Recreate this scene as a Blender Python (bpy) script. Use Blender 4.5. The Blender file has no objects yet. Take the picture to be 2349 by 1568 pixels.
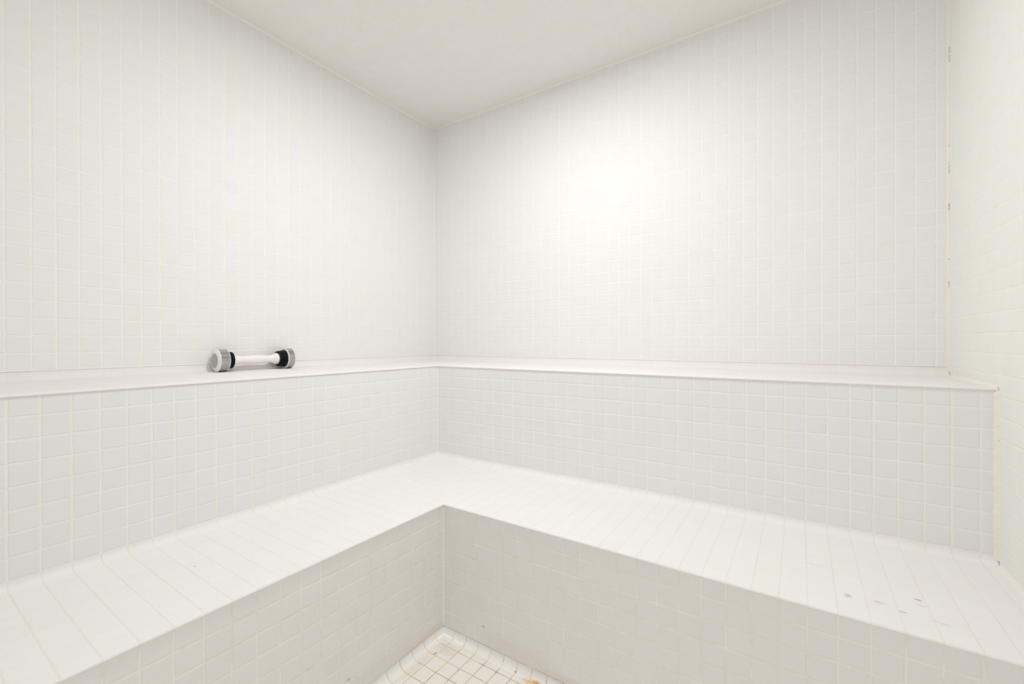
import bpy, bmesh, math
from mathutils import Vector, Matrix

sc = bpy.context.scene
col = sc.collection
U = 0.0525                      # one mosaic tile pitch (2 inch tile + joint) in metres
ZF = -19.19                     # floor level in tile units, camera height being 0


def P(x, y, z):                 # tile units -> metres, floor at z = 0
    return Vector((x * U, y * U, (z - ZF) * U))


# ------------------------------------------------------------------ camera
cam_d = bpy.data.cameras.new('camera')
cam = bpy.data.objects.new('camera', cam_d)
col.objects.link(cam)
yaw, pitch, roll = 0.5858, -0.0031, -0.0014
fw0 = Vector((-math.sin(yaw), math.cos(yaw), 0))
rt0 = Vector((math.cos(yaw), math.sin(yaw), 0))
up0 = Vector((0, 0, 1))
fw = fw0 * math.cos(pitch) + up0 * math.sin(pitch)
up1 = up0 * math.cos(pitch) - fw0 * math.sin(pitch)
rt = rt0 * math.cos(roll) + up1 * math.sin(roll)
up = up1 * math.cos(roll) - rt0 * math.sin(roll)
m = Matrix((rt, up, -fw)).transposed().to_4x4()
m.translation = P(36.54, -38.26, 0)
cam.matrix_world = m
cam_d.sensor_width = 36
cam_d.lens = 36 * 997.7 / 2349
cam_d.clip_start = 0.02
sc.camera = cam

# ------------------------------------------------------------------ light
world = bpy.data.worlds.new('world')
sc.world = world
world.use_nodes = True
world.node_tree.nodes['Background'].inputs[0].default_value = (0.95, 0.97, 1, 1)
world.node_tree.nodes['Background'].inputs[1].default_value = 0.3

ld = bpy.data.lights.new('ceiling_lamp', 'AREA')     # the round lamp in the middle of the ceiling
ld.shape = 'DISK'
ld.size = 0.20
ld.energy = 28.5
ld.color = (0.955, 0.978, 1.0)
lo = bpy.data.objects.new('ceiling_lamp', ld)
lo.location = P(21.4, -18.2, 24.9)
col.objects.link(lo)

# added fill lamp behind the camera to brighten the risers; no doorway is built
dd = bpy.data.lights.new('fill_light', 'AREA')
dd.shape = 'RECTANGLE'
dd.size, dd.size_y = 0.62, 1.9
dd.energy = 6
dd.color = (0.94, 0.97, 1.0)
do = bpy.data.objects.new('fill_light', dd)
do.location = P(37, -45.8, ZF + 19)
do.rotation_euler = (math.radians(90), 0, 0)
col.objects.link(do)

sc.view_settings.view_transform = 'Standard'
sc.view_settings.look = 'None'
sc.view_settings.gamma = 1
sc.view_settings.use_curve_mapping = False
sc.view_settings.exposure = -1.0
sc.cycles.max_bounces = 8
sc.cycles.diffuse_bounces = 8
sc.cycles.glossy_bounces = 4
sc.cycles.use_adaptive_sampling = True
sc.cycles.adaptive_threshold = 0.05
sc.cycles.adaptive_min_samples = 12
sc.cycles.use_denoising = True

# ------------------------------------------------------------------ measures (tile units)
H = 25.23
Z1, Z0 = -2.28, -10.67          # ledge top, bench seat
D1, D = 8.30, 16.99             # ledge front, bench front (distance from the walls)
W = 44.38                       # right wall
YF = -46.0                      # front wall behind the camera
RI = 8.015                      # riser height in tiles
PX, PY = W - 0.60, -0.74        # joint phases


# ------------------------------------------------------------------ materials
class NT:
    def __init__(s, name):
        s.m = bpy.data.materials.new(name)
        s.m.use_nodes = True
        s.t = s.m.node_tree
        s.b = s.t.nodes['Principled BSDF']

    def n(s, typ, **kw):
        nd = s.t.nodes.new(typ)
        for k, v in kw.items():
            setattr(nd, k, v)
        return nd

    def put(s, sock, v):
        if isinstance(v, bpy.types.NodeSocket):
            s.t.links.new(v, sock)
        elif isinstance(v, (tuple, list)) and len(v) == 3 and sock.type == 'RGBA':
            sock.default_value = (*v, 1)
        else:
            sock.default_value = v

    def math(s, op, a, b=0.0, c=0.0, clamp=False):
        nd = s.n('ShaderNodeMath', operation=op, use_clamp=clamp)
        s.put(nd.inputs[0], a); s.put(nd.inputs[1], b); s.put(nd.inputs[2], c)
        return nd.outputs[0]

    def smooth(s, v, a, b, lo_=0.0, hi_=1.0):
        nd = s.n('ShaderNodeMapRange', interpolation_type='SMOOTHSTEP')
        s.put(nd.inputs['Value'], v)
        for k, q in (('From Min', a), ('From Max', b), ('To Min', lo_), ('To Max', hi_)):
            s.put(nd.inputs[k], q)
        return nd.outputs[0]

    def mix(s, f, a, b):
        nd = s.n('ShaderNodeMix', data_type='RGBA')
        s.put(nd.inputs[0], f); s.put(nd.inputs[6], a); s.put(nd.inputs[7], b)
        return nd.outputs[2]

    def noise(s, vec, scale, detail=2.0, rough=0.5, off=0.0, dims='2D'):
        if off:
            va = s.n('ShaderNodeVectorMath', operation='ADD')
            s.put(va.inputs[0], vec); va.inputs[1].default_value = (off, off * 1.7, off * .3)
            vec = va.outputs[0]
        nd = s.n('ShaderNodeTexNoise', noise_dimensions=dims)
        s.put(nd.inputs['Vector'], vec)
        nd.inputs['Scale'].default_value = scale
        nd.inputs['Detail'].default_value = detail
        nd.inputs['Roughness'].default_value = rough
        return nd.outputs['Fac']


def tile_mat(name, tile=(0.80, 0.80, 0.79), grout=(0.83, 0.81, 0.77), grout2=None, gw=0.035,
             rough=0.6, bump=0.5, stains=(), wob=0.02, spec=0.08, vcol=None, seed=0.0, dirt=(0.62, 0.53, 0.40), dirt_amt=0.35):
    """Square mosaic in UV units (joints on the integers) with stains at given uv places."""
    q = NT(name)
    uv = q.n('ShaderNodeUVMap').outputs[0]
    sep = q.n('ShaderNodeSeparateXYZ')
    q.put(sep.inputs[0], uv)
    u, v = sep.outputs[0], sep.outputs[1]
    nc = q.n('ShaderNodeTexNoise', noise_dimensions='2D')
    q.put(nc.inputs['Vector'], uv)
    nc.inputs['Scale'].default_value = 1.3
    nc.inputs['Detail'].default_value = 1.0
    ns = q.n('ShaderNodeSeparateXYZ')
    q.put(ns.inputs[0], nc.outputs['Color'])
    n1, n2 = ns.outputs[0], ns.outputs[1]
    uu = q.math('ADD', u, q.math('MULTIPLY', q.math('SUBTRACT', n1, 0.5), wob * 2.2))
    vv = q.math('ADD', v, q.math('MULTIPLY', q.math('SUBTRACT', n2, 0.5), wob * 2.2))
    # each tile cell
    cu, cv = q.math('FLOOR', uu), q.math('FLOOR', vv)
    comb = q.n('ShaderNodeCombineXYZ')
    q.put(comb.inputs[0], cu); q.put(comb.inputs[1], cv); comb.inputs[2].default_value = seed
    wn = q.n('ShaderNodeTexWhiteNoise', noise_dimensions='3D')
    q.put(wn.inputs['Vector'], comb.outputs[0])
    rnd = wn.outputs['Value']
    du = q.math('PINGPONG', uu, 0.5)
    dv = q.math('PINGPONG', vv, 0.5)
    dist = q.math('SMOOTH_MIN', du, dv, 0.05)
    wnz = ns.outputs[2]
    gww = q.math('ADD', gw, q.math('MULTIPLY', q.math('SUBTRACT', wnz, 0.5), gw * 0.6))
    mask = q.smooth(dist, q.math('MULTIPLY', gww, 0.75), q.math('MULTIPLY', gww, 1.25), 1.0, 0.0)
    # tile colour with small differences between tiles
    hsv = q.n('ShaderNodeHueSaturation')
    q.put(hsv.inputs['Color'], tile)
    q.put(hsv.inputs['Value'], q.math('ADD', 0.994, q.math('MULTIPLY', rnd, 0.012)))
    tcol = hsv.outputs[0]
    # fine speckles in the glaze
    sp = q.noise(uv, 26, 0, 0.4, 9.2 + seed)
    tcol = q.mix(q.smooth(sp, 0.76, 0.80, 0, 0.20), tcol, (0.55, 0.54, 0.52))
    gn = q.noise(uv, 0.45, 2, 0.6, 1.3 + seed)
    gcol = grout
    if grout2:
        gcol = q.mix(q.smooth(gn, 0.40, 0.62), grout, grout2)
    gcol = q.mix(q.smooth(q.noise(uv, 1.9, 2, 0.65, 23.0 + seed), 0.56, 0.78, 0, dirt_amt), gcol, dirt)
    if vcol:                     # the upright joints have yellowed more than the level ones
        up_ = q.smooth(q.math('SUBTRACT', dv, du), -0.01, 0.03)
        gcol = q.mix(up_, gcol, q.mix(q.smooth(gn, 0.38, 0.6), vcol, tuple(k * f for k, f in zip(vcol, (1.0, 0.985, 0.93)))))
    c = q.mix(mask, tcol, gcol)
    # marks with a place and shape of their own
    if stains:
        sn = q.noise(uv, 9.0, 4, 0.75, 0.37)
    for (su, sv, ru, rv, amt, scol) in stains:
        sx = q.math('DIVIDE', q.math('SUBTRACT', u, su), ru)
        sy = q.math('DIVIDE', q.math('SUBTRACT', v, sv), rv)
        r2 = q.math('ADD', q.math('MULTIPLY', sx, sx), q.math('MULTIPLY', sy, sy))
        nn = sn
        r2 = q.math('ADD', r2, q.math('MULTIPLY', q.math('SUBTRACT', nn, 0.5), 2.6))
        c = q.mix(q.smooth(r2, 0.15, 1.05, amt, 0.0), c, scol)
    q.put(q.b.inputs['Base Color'], c)
    q.put(q.b.inputs['Roughness'], q.math('ADD', rough, q.math('MULTIPLY', mask, 0.55 - rough * .6)))
    q.b.inputs['Specular IOR Level'].default_value = spec
    # relief: pillowed tiles standing proud of the joints, each a little out of level
    tilt = q.math('MULTIPLY', q.math('SUBTRACT', rnd, 0.5), q.math('SUBTRACT', q.math('FRACT', uu), 0.5))
    h = q.smooth(dist, q.math('MULTIPLY', gww, 0.6), q.math('MULTIPLY', gww, 2.4))
    h = q.math('ADD', h, q.math('MULTIPLY', tilt, 0.25))
    h = q.math('ADD', h, q.math('MULTIPLY', n1, 0.2))
    bp = q.n('ShaderNodeBump')
    bp.inputs['Strength'].default_value = bump
    bp.inputs['Distance'].default_value = 0.0012
    q.put(bp.inputs['Height'], h)
    q.put(q.b.inputs['Normal'], bp.outputs[0])
    return q.m


def caulk_mat(name, base=(0.84, 0.78, 0.68), mould=0.75, lo_=0.60, seed=0.0):
    q = NT(name)
    tc = q.n('ShaderNodeTexCoord').outputs['Object']
    n1 = q.noise(tc, 9, 4, 0.65, seed, '3D')
    c = q.mix(q.smooth(n1, 0.35, 0.7), base, tuple(b * f for b, f in zip(base, (1.0, 1.02, 1.05))))
    if mould:
        mp = q.n('ShaderNodeMapping')
        q.put(mp.inputs[0], tc)
        mp.inputs['Scale'].default_value = (0, 0, 11)
        n2 = q.noise(mp.outputs[0], 1.0, 4, 0.6, 4 + seed, '3D')
        sx = q.n('ShaderNodeSeparateXYZ'); q.put(sx.inputs[0], tc)
        edge = q.smooth(sx.outputs[0], W * U - .0040, W * U - .0020)
        fine = q.smooth(q.noise(tc, 150, 3, 0.6, 2.0, '3D'), 0.42, 0.52)
        c = q.mix(q.math('MULTIPLY', q.math('MULTIPLY', q.smooth(n2, lo_, lo_ + 0.04, 0, mould), edge), fine), c, (0.25, 0.20, 0.15))
    q.put(q.b.inputs['Base Color'], c)
    q.b.inputs['Roughness'].default_value = 0.5
    return q.m


def plain(name, colr, rough=0.5, metal=0.0, spec=0.5, noise_amt=0.05, scale=40, coat=0.0):
    q = NT(name)
    tc = q.n('ShaderNodeTexCoord').outputs['Object']
    c = q.mix(q.noise(tc, scale, 3, dims='3D'), tuple(a * (1 - noise_amt) for a in colr), colr)
    q.put(q.b.inputs['Base Color'], c)
    q.b.inputs['Roughness'].default_value = rough
    q.b.inputs['Metallic'].default_value = metal
    q.b.inputs['Specular IOR Level'].default_value = spec
    q.b.inputs['Coat Weight'].default_value = coat
    return q.m


WHITE = (0.848, 0.841, 0.831)
CREAM = (0.88, 0.872, 0.845)
YELL = (0.875, 0.86, 0.775)
M_wl = tile_mat('wall_tile_left', WHITE, (0.875, 0.868, 0.85), (0.88, 0.87, 0.83), vcol=(0.90, 0.89, 0.83), seed=1.0, gw=0.034, dirt_amt=0.06)
M_wb = tile_mat('wall_tile_back', WHITE, (0.885, 0.88, 0.87), (0.875, 0.865, 0.84), vcol=(0.90, 0.893, 0.87), seed=2.0, gw=0.034, dirt_amt=0.05)
M_wr = tile_mat('wall_tile_right', (0.855, 0.848, 0.815), (0.89, 0.875, 0.83), YELL, seed=3.0, gw=0.034, dirt_amt=0.06)
M_ce = tile_mat('ceiling_tile', (0.845, 0.825, 0.805), (0.88, 0.85, 0.82), (0.86, 0.835, 0.79), seed=4.0, gw=0.036, dirt_amt=0.06)
M_ri = tile_mat('riser_tile', (0.823, 0.820, 0.816), CREAM, (0.87, 0.85, 0.81), vcol=(0.885, 0.87, 0.83), seed=5.0, gw=0.036, dirt_amt=0.12)
BR = (0.20, 0.16, 0.11)
TAN = (0.60, 0.52, 0.40)
GRN = (0.33, 0.31, 0.22)
M_seat = tile_mat('seat_tile', (0.855, 0.835, 0.818), (0.845, 0.828, 0.805), (0.835, 0.812, 0.78), vcol=(0.825, 0.795, 0.735), seed=6.0, gw=0.027, bump=0.16,
                  dirt_amt=0.08, stains=[
                      (40.57 - PX, 6.1, .17, .07, .75, GRN), (40.60 - PX, 6.55, .2, .06, .5, TAN),
                      (39.9 - PX, 7.5, .16, .07, .5, GRN), (39.2 - PX, 7.2, .30, .12, .45, TAN),
                      (38.2 - PX, 7.3, .15, .2, .40, GRN), (41.0 - PX, 7.6, .35, .1, .25, TAN),
                      (37.0 - PX, 5.0, .5, .08, .25, TAN), (15.10 - PX, 4.5, .06, .04, .8, BR)])
M_ledge = tile_mat('ledge_tile', (0.84, 0.812, 0.79), (0.86, 0.83, 0.79), (0.83, 0.79, 0.73), seed=11.0, gw=0.026, bump=0.18, dirt_amt=0.14)
M_bench_riser = tile_mat('bench_riser_tile', (0.822, 0.812, 0.80), (0.87, 0.855, 0.82), (0.83, 0.79, 0.74), seed=8.0,
                         gw=0.036, dirt_amt=0.2, stains=[
                             (22.6 - PX, -7.6, 3.0, .8, .16, TAN), (26.2 - PX, -8.0, 2.2, .5, .25, (.62, .45, .30)),
                             (20.3 - PX, -6.9, .14, .10, .45, GRN), (19.6 - PX, -5.5, .8, .6, .10, TAN)])
RUST = (0.55, 0.36, 0.20)
M_fl = tile_mat('floor_tile', (0.87, 0.84, 0.79), (0.64, 0.50, 0.37), (0.74, 0.63, 0.50), seed=9.0, gw=0.030, bump=0.3,
                dirt=(0.42, 0.28, 0.17), dirt_amt=0.6, stains=[
                    (0.3, -0.2, 1.0, .6, .35, (.72, .58, .42)), (-.15, -.9, .06, .2, .8, (.30, .2, .12)),
                    (-.3, -2.2, .3, 1.6, .30, (.76, .60, .42)), (6.2, -0.1, .9, .5, .5, (.85, .58, .25))])
M_cv = tile_mat('floor_cove_tile', (0.89, 0.875, 0.85), (0.74, 0.60, 0.46), (0.84, 0.76, 0.65), seed=10.0, gw=0.028,
                bump=0.25, rough=0.2, dirt=(0.42, 0.28, 0.17), dirt_amt=0.5, stains=[
                    (6.2, 1.0, .75, .40, .9, (.82, .54, .22)), (6.5, 0.8, .3, .25, .8, (.62, .33, .08)),
                    (1.7, .95, 2.0, .25, .3, (.82, .64, .42)), (-1.7, .95, 2.0, .25, .3, (.82, .64, .42)),
                    (5.0, .7, .1, .07, .8, (.35, .22, .12))])
M_caulk = caulk_mat('corner_caulk', (0.86, 0.815, 0.76), 0.0)
M_joint = caulk_mat('cove_joint', (0.85, 0.835, 0.81), 0.0)
M_caulk_r = caulk_mat('mouldy_caulk', (0.85, 0.80, 0.70), 0.6, 0.55)


# ------------------------------------------------------------------ mesh helpers
def link(name, me, mat, parent=None):
    o = bpy.data.objects.new(name, me)
    if mat:
        me.materials.append(mat)
    col.objects.link(o)
    if parent:
        o.parent = parent
    return o


def struct(o):
    o['kind'] = 'structure'
    return o


def slab(name, lo_, hi_, uvf, mat):
    """Box between two corners in tile units; uvf(x, y, z) gives tile uv."""
    bm = bmesh.new()
    uvl = bm.loops.layers.uv.new('UVMap')
    bmesh.ops.create_cube(bm, size=1)
    for v in bm.verts:
        v.co = Vector([lo_[i] if v.co[i] < 0 else hi_[i] for i in range(3)])
    for f in bm.faces:
        for l in f.loops:
            l[uvl].uv = uvf(*l.vert.co)
    for v in bm.verts:
        v.co = P(*v.co)
    me = bpy.data.meshes.new(name)
    bm.to_mesh(me)
    bm.free()
    return struct(link(name, me, mat))


def arc(cx, cz, r, a0, a1, n=8):
    return [(cx + r * math.cos(math.radians(a0 + (a1 - a0) * i / n)),
             cz + r * math.sin(math.radians(a0 + (a1 - a0) * i / n))) for i in range(n + 1)]


def sweep(name, front, back, vfun, mat, parent=None, smooth=True, phase=(PX, PY), pitch=(1, 1), y_end=YF + .022, x_end=W - .022):
    """L-shaped solid: profile (distance from wall, z) run along the left wall, mitred, along the back wall.
    front = visible profile points, back = points closing the solid behind it."""
    prof = list(front) + list(back)
    n = len(prof)
    bm = bmesh.new()
    uvl = bm.loops.layers.uv.new('UVMap')
    arcl = [0.0]
    for i in range(1, len(front)):
        arcl.append(arcl[-1] + math.dist(front[i - 1], front[i]))
    arcl += [0.0] * len(back)
    rows = []
    for st in range(3):
        row = []
        for s, z in prof:
            c = ((s, y_end, z), (s, -s, z), (x_end, -s, z))[st]
            row.append(bm.verts.new(P(*c)))
        rows.append(row)
    raw = {}
    for st, row in enumerate(rows):
        for (s, z), v in zip(prof, row):
            raw[v] = ((s, y_end), (s, -s), (x_end, -s))[st]
    for st in range(2):
        for i in range(n):
            j = (i + 1) % n
            f = bm.faces.new((rows[st][i], rows[st][j], rows[st + 1][j], rows[st + 1][i]))
            f.smooth = smooth and i < len(front) - 1
            for l in f.loops:
                x, y = raw[l.vert]
                k = i if l.vert in (rows[st][i], rows[st + 1][i]) else j
                uu = (y - phase[1]) / pitch[1] if st == 0 else (x - phase[0]) / pitch[0]
                l[uvl].uv = (uu, vfun(prof[k][0], prof[k][1], arcl[k]))
    bm.faces.new(rows[0][::-1])
    bm.faces.new(rows[2])
    bmesh.ops.recalc_face_normals(bm, faces=bm.faces)
    me = bpy.data.meshes.new(name)
    bm.to_mesh(me)
    bm.free()
    o = link(name, me, mat, parent)
    return o


def flatten(o, ang=35):
    """Keep hard edges hard while arcs stay smooth."""
    me = o.data
    bm = bmesh.new()
    bm.from_mesh(me)
    for e in bm.edges:
        if len(e.link_faces) == 2 and e.calc_face_angle(0) > math.radians(ang):
            e.smooth = False
    bm.to_mesh(me)
    bm.free()
    return o


# ------------------------------------------------------------------ room shell
T = 2.0
slab('wall_left', (-T, YF, ZF - 1), (0, T, H + T), lambda x, y, z: (y - PY, z - Z1 - .60), M_wl)
slab('wall_back', (0, 0, ZF - 1), (W, T, H + T), lambda x, y, z: (x - PX, z - Z1 - .60), M_wb)
slab('wall_right', (W, YF, ZF - 1), (W + T, T, H + T), lambda x, y, z: (y - PY - .3, z - Z1 - .60), M_wr)
slab('wall_front', (-T, YF - T, ZF - 1), (W + T, YF, H + T), lambda x, y, z: (x - PX, z - Z1 - .60), M_wb)
slab('ceiling', (0, YF, H), (W, 0, H + T), lambda x, y, z: (x - PX, y - PY), M_ce)
slab('floor', (0, YF, ZF - 1), (W, 0, ZF), lambda x, y, z: ((x - 17.99) / .968, (y + 17.82) / .978), M_fl)


# ------------------------------------------------------------------ upper ledge
def tiled_l(name, label, cat):
    o = bpy.data.objects.new(name, None)
    o.empty_display_size = 0.1
    col.objects.link(o)
    o['label'] = label
    o['category'] = cat
    return o


def riser_front(s, ztop, zbot):
    return [(s, ztop), (s, zbot)]


OV = 0.065     # how far the rounded nosing stands proud of the riser


def step(thing, top_name, s0, s1, z, r, rise, mtop, mris, gap=0.10):
    nose = 0.09
    fr = arc(s0 + r, z + r, r, 180, 270, 8) + [(s1 - 3.0, z), (s1 - 1.0, z)] + arc(s1 - nose + OV, z - nose, nose, 90, 0, 6)[0:]
    L = 0.5 * math.pi * r
    bk = [(s1 + OV - .02, z - nose - .04), (s1 - .3, z - nose - .04), (s1 - .3, z - .8), (s0, z - .8)]
    top = sweep(top_name, fr, bk, lambda s, zz, a: a - (0 if a < 1e-6 else 0), mtop, thing)
    flatten(top)
    zt = z - nose - .04
    zb = z - rise
    ris = sweep('riser', [(s1, zt), (s1, zb)], [(s1 - .5, zb), (s1 - .5, zt)],
                lambda s, zz, a: (zz - z - .0), mris, thing)
    flatten(ris)
    return top, ris


ledge = tiled_l('tiled_ledge', 'white mosaic-tiled ledge running along the left and back walls above the bench', 'ledge')
ledge_top, ledge_riser = step(ledge, 'ledge_top', .022, D1, Z1, 0.60, RI, M_ledge, M_ri)
bench = tiled_l('tiled_bench', 'low L-shaped white mosaic-tiled steam room bench around the corner above the floor', 'bench')
seat, bench_riser = step(bench, 'seat', D1, D, Z0, 0.375, RI, M_seat, M_bench_riser)

# floor cove around the foot of the bench
cz = Z0 - RI
rc = cz - ZF
fr = arc(D + rc, cz, rc, 180, 270, 10)
cv = sweep('trim_1', fr, [(D + rc, ZF - .3), (D, ZF - .3)], lambda s, z, a: a / (math.pi / 2 * rc), M_cv,
           phase=(17.99, -17.82), pitch=(.968, .978))
struct(cv)


# ------------------------------------------------------------------ caulk beads in the corners
def bead(name, a, b, n1, n2, r, mat):
    """Concave-corner fillet from a to b; n1, n2 point away from the two surfaces."""
    a, b = P(*a), P(*b)
    n1, n2 = Vector(n1) * r * U, Vector(n2) * r * U
    bm = bmesh.new()
    rings = []
    N = 40
    for i in range(N + 1):
        c = a.lerp(b, i / N)
        k = 1 + 0.16 * math.sin(i * 2.7) * math.sin(i * .9 + 1)
        pts = [c, c + n1 * k, c + (n1 + n2) * .40 * k, c + n2 * k]
        rings.append([bm.verts.new(p) for p in pts])
    for r0, r1 in zip(rings, rings[1:]):
        for j in range(4):
            bm.faces.new((r0[j], r0[(j + 1) % 4], r1[(j + 1) % 4], r1[j]))
    bm.faces.new(rings[0][::-1])
    bm.faces.new(rings[-1])
    bmesh.ops.recalc_face_normals(bm, faces=bm.faces)
    me = bpy.data.meshes.new(name)
    bm.to_mesh(me)
    bm.free()
    return struct(link(name, me, mat))


bead('trim_2', (0, YF, H), (0, 0, H), (1, 0, 0), (0, 0, -1), .14, M_caulk)
bead('trim_3', (0, 0, H), (W, 0, H), (0, -1, 0), (0, 0, -1), .14, M_caulk)
bead('trim_4', (0, 0, Z1 + .5), (0, 0, H), (1, 0, 0), (0, -1, 0), .13, M_caulk)
bead('trim_5', (W, 0, Z1 + .3), (W, 0, H), (-1, 0, 0), (0, -1, 0), .14, M_caulk_r)
bead('trim_6', (W, -D1, Z0 + .2), (W, -D1, Z1 - .1), (-1, 0, 0), (0, -1, 0), .16, M_caulk_r)
bead('trim_7', (W, -D1, Z1), (W, -.5, Z1), (-1, 0, 0), (0, 0, 1), .14, M_caulk)
bead('trim_8', (W, -D, Z0), (W, -D1 - .3, Z0), (-1, 0, 0), (0, 0, 1), .16, M_caulk)
bead('trim_9', (D1, -D1, Z0 + .3), (D1, -D1, Z1 - .2), (1, 0, 0), (0, -1, 0), .09, M_caulk)
bead('trim_10', (D, -D, cz), (D, -D, Z0 - .2), (1, 0, 0), (0, -1, 0), .09, M_caulk)

bead('trim_11', (0, YF, Z1 + .59), (0, 0, Z1 + .59), (1, 0, 0), (0, 0, 1), .06, M_joint)
bead('trim_12', (0, 0, Z1 + .59), (W, 0, Z1 + .59), (0, -1, 0), (0, 0, 1), .06, M_joint)

# ------------------------------------------------------------------ dumbbell on the ledge
R = 0.83
AX = 0.85
root = bpy.data.objects.new('dumbbell', None)
root.empty_display_size = 0.1
col.objects.link(root)
root.location = P(AX, 0, Z1 + R + .012)
root['label'] = 'white shaking dumbbell with chrome-banded ends lying on the ledge against the left wall'
root['category'] = 'dumbbell'
M_white = plain('white_plastic', (0.90, 0.855, 0.84), 0.30, noise_amt=.02)
M_shell = plain('end_shell_plastic', (0.87, 0.86, 0.85), 0.25, noise_amt=.02)
M_grey = plain('grey_disc', (0.42, 0.41, 0.41), 0.30, noise_amt=.06)
M_chrome = plain('brushed_chrome', (0.50, 0.485, 0.48), 0.16, metal=1.0, noise_amt=.05)
M_black = plain('black_rubber', (0.005, 0.005, 0.005), 0.38, spec=.18, noise_amt=.3)


def lathe(name, prof, mat, parent, n=64, squash=None):
    """Revolve (axial, radius) points about the local y axis (tile units)."""
    bm = bmesh.new()
    rings = []
    for a, r in prof:
        if r < 1e-5:
            rings.append([bm.verts.new((0, a * U, 0))])
        else:
            ring = []
            for i in range(n):
                t = 2 * math.pi * i / n
                k = squash(a, t) if squash else 1.0
                ring.append(bm.verts.new((r * k * U * math.cos(t), a * U, r * k * U * math.sin(t))))
            rings.append(ring)
    for r0, r1 in zip(rings, rings[1:]):
        if len(r0) == 1 and len(r1) == 1:
            continue
        for i in range(n):
            j = (i + 1) % n
            if len(r0) == 1:
                bm.faces.new((r0[0], r1[i], r1[j]))
            elif len(r1) == 1:
                bm.faces.new((r0[i], r1[0], r0[j]))
            else:
                bm.faces.new((r0[i], r1[i], r1[j], r0[j]))
    bmesh.ops.recalc_face_normals(bm, faces=bm.faces)
    for f in bm.faces:
        f.smooth = True
    for e in bm.edges:
        if len(e.link_faces) == 2 and e.calc_face_angle(0) > math.radians(38):
            e.smooth = False
    me = bpy.data.meshes.new(name)
    bm.to_mesh(me)
    bm.free()
    return link(name, me, mat, parent)


def weight(y_out, y_in):
    """End weight between its outer face and its inner face along y."""
    s = 1 if y_in > y_out else -1
    w = abs(y_in - y_out)
    g = lambda pts: [(y_out + s * a, r) for a, r in pts]
    shell = lathe('end_weight', g([(-.06, 0.0), (-.06, .50), (-.095, .55), (-.09, .585), (-.05, .70), (-.01, R - .035), (.02, R - .008), (.03, R),
                                   (.055, R), (.07, R - .012), (w - .065, R - .012), (w - .05, R), (w - .015, R),
                                   (w, R - .03), (w, .70), (w - .05, .66), (w - .05, 0)]), M_shell, root)
    lathe('chrome_band', g([(.06, R - .06), (.06, R + .004), (w - .055, R + .004), (w - .055, R - .06)]), M_chrome, shell)
    d = lathe('end_disc', g([(-.055, 0.0), (-.100, 0.0), (-.098, .30), (-.092, .53), (-.08, .548), (-.055, .548)]), M_grey, shell)
    d['label'] = 'grey round disc in the end face'
    return shell


def bellows(y0, y1, r0, r1, ridges=4):
    pts = [(y0, 0.0), (y0, r0 * .8)]
    n = 40
    for i in range(n + 1):
        t = i / n
        r = r0 + (r1 - r0) * (t * t * (3 - 2 * t)) if ridges else r0
        r += .022 * math.cos(t * ridges * 2 * math.pi)
        e = min(1, (min(t, 1 - t) / .06 + .15)) ** .5
        pts.append((y0 + (y1 - y0) * t, r * (.93 + .07 * e)))
    pts += [(y1, r1 * .8), (y1, 0.0)]
    return lathe('rubber_bellows', pts, M_black, root)


YA = -23.72     # outer end of the near weight
weight(YA, YA + .68)
bellows(YA + .64, YA + 1.06, .67, .60, 3)
YB = YA + 5.60  # outer end of the far weight
weight(YB, YB - .57)
bellows(YB - .53, YB - 1.10, .68, .60, 3)
h0, h1 = YA + 1.04, YB - 1.14
hp = [(h0, 0.0), (h0, .36)]
K = [(0, .43), (.03, .44), (.08, .38), (.14, .31), (.20, .285), (.30, .305), (.42, .345), (.52, .352), (.64, .325), (.76, .290), (.83, .285),
     (.89, .33), (.94, .41), (.975, .455), (.99, .46), (1.0, .44)]


def spl(t):
    for (a, ra), (b, rb) in zip(K, K[1:]):
        if t <= b:
            q = (t - a) / (b - a)
            q = q * q * (3 - 2 * q) * .5 + q * .5
            return ra + (rb - ra) * q
    return K[-1][1]


for i in range(61):
    hp.append((h0 + (h1 - h0) * i / 60, spl(i / 60)))
hp += [(h1 + .06, .40), (h1 + .06, 0.0)]
lathe('handle', hp, M_white, root)
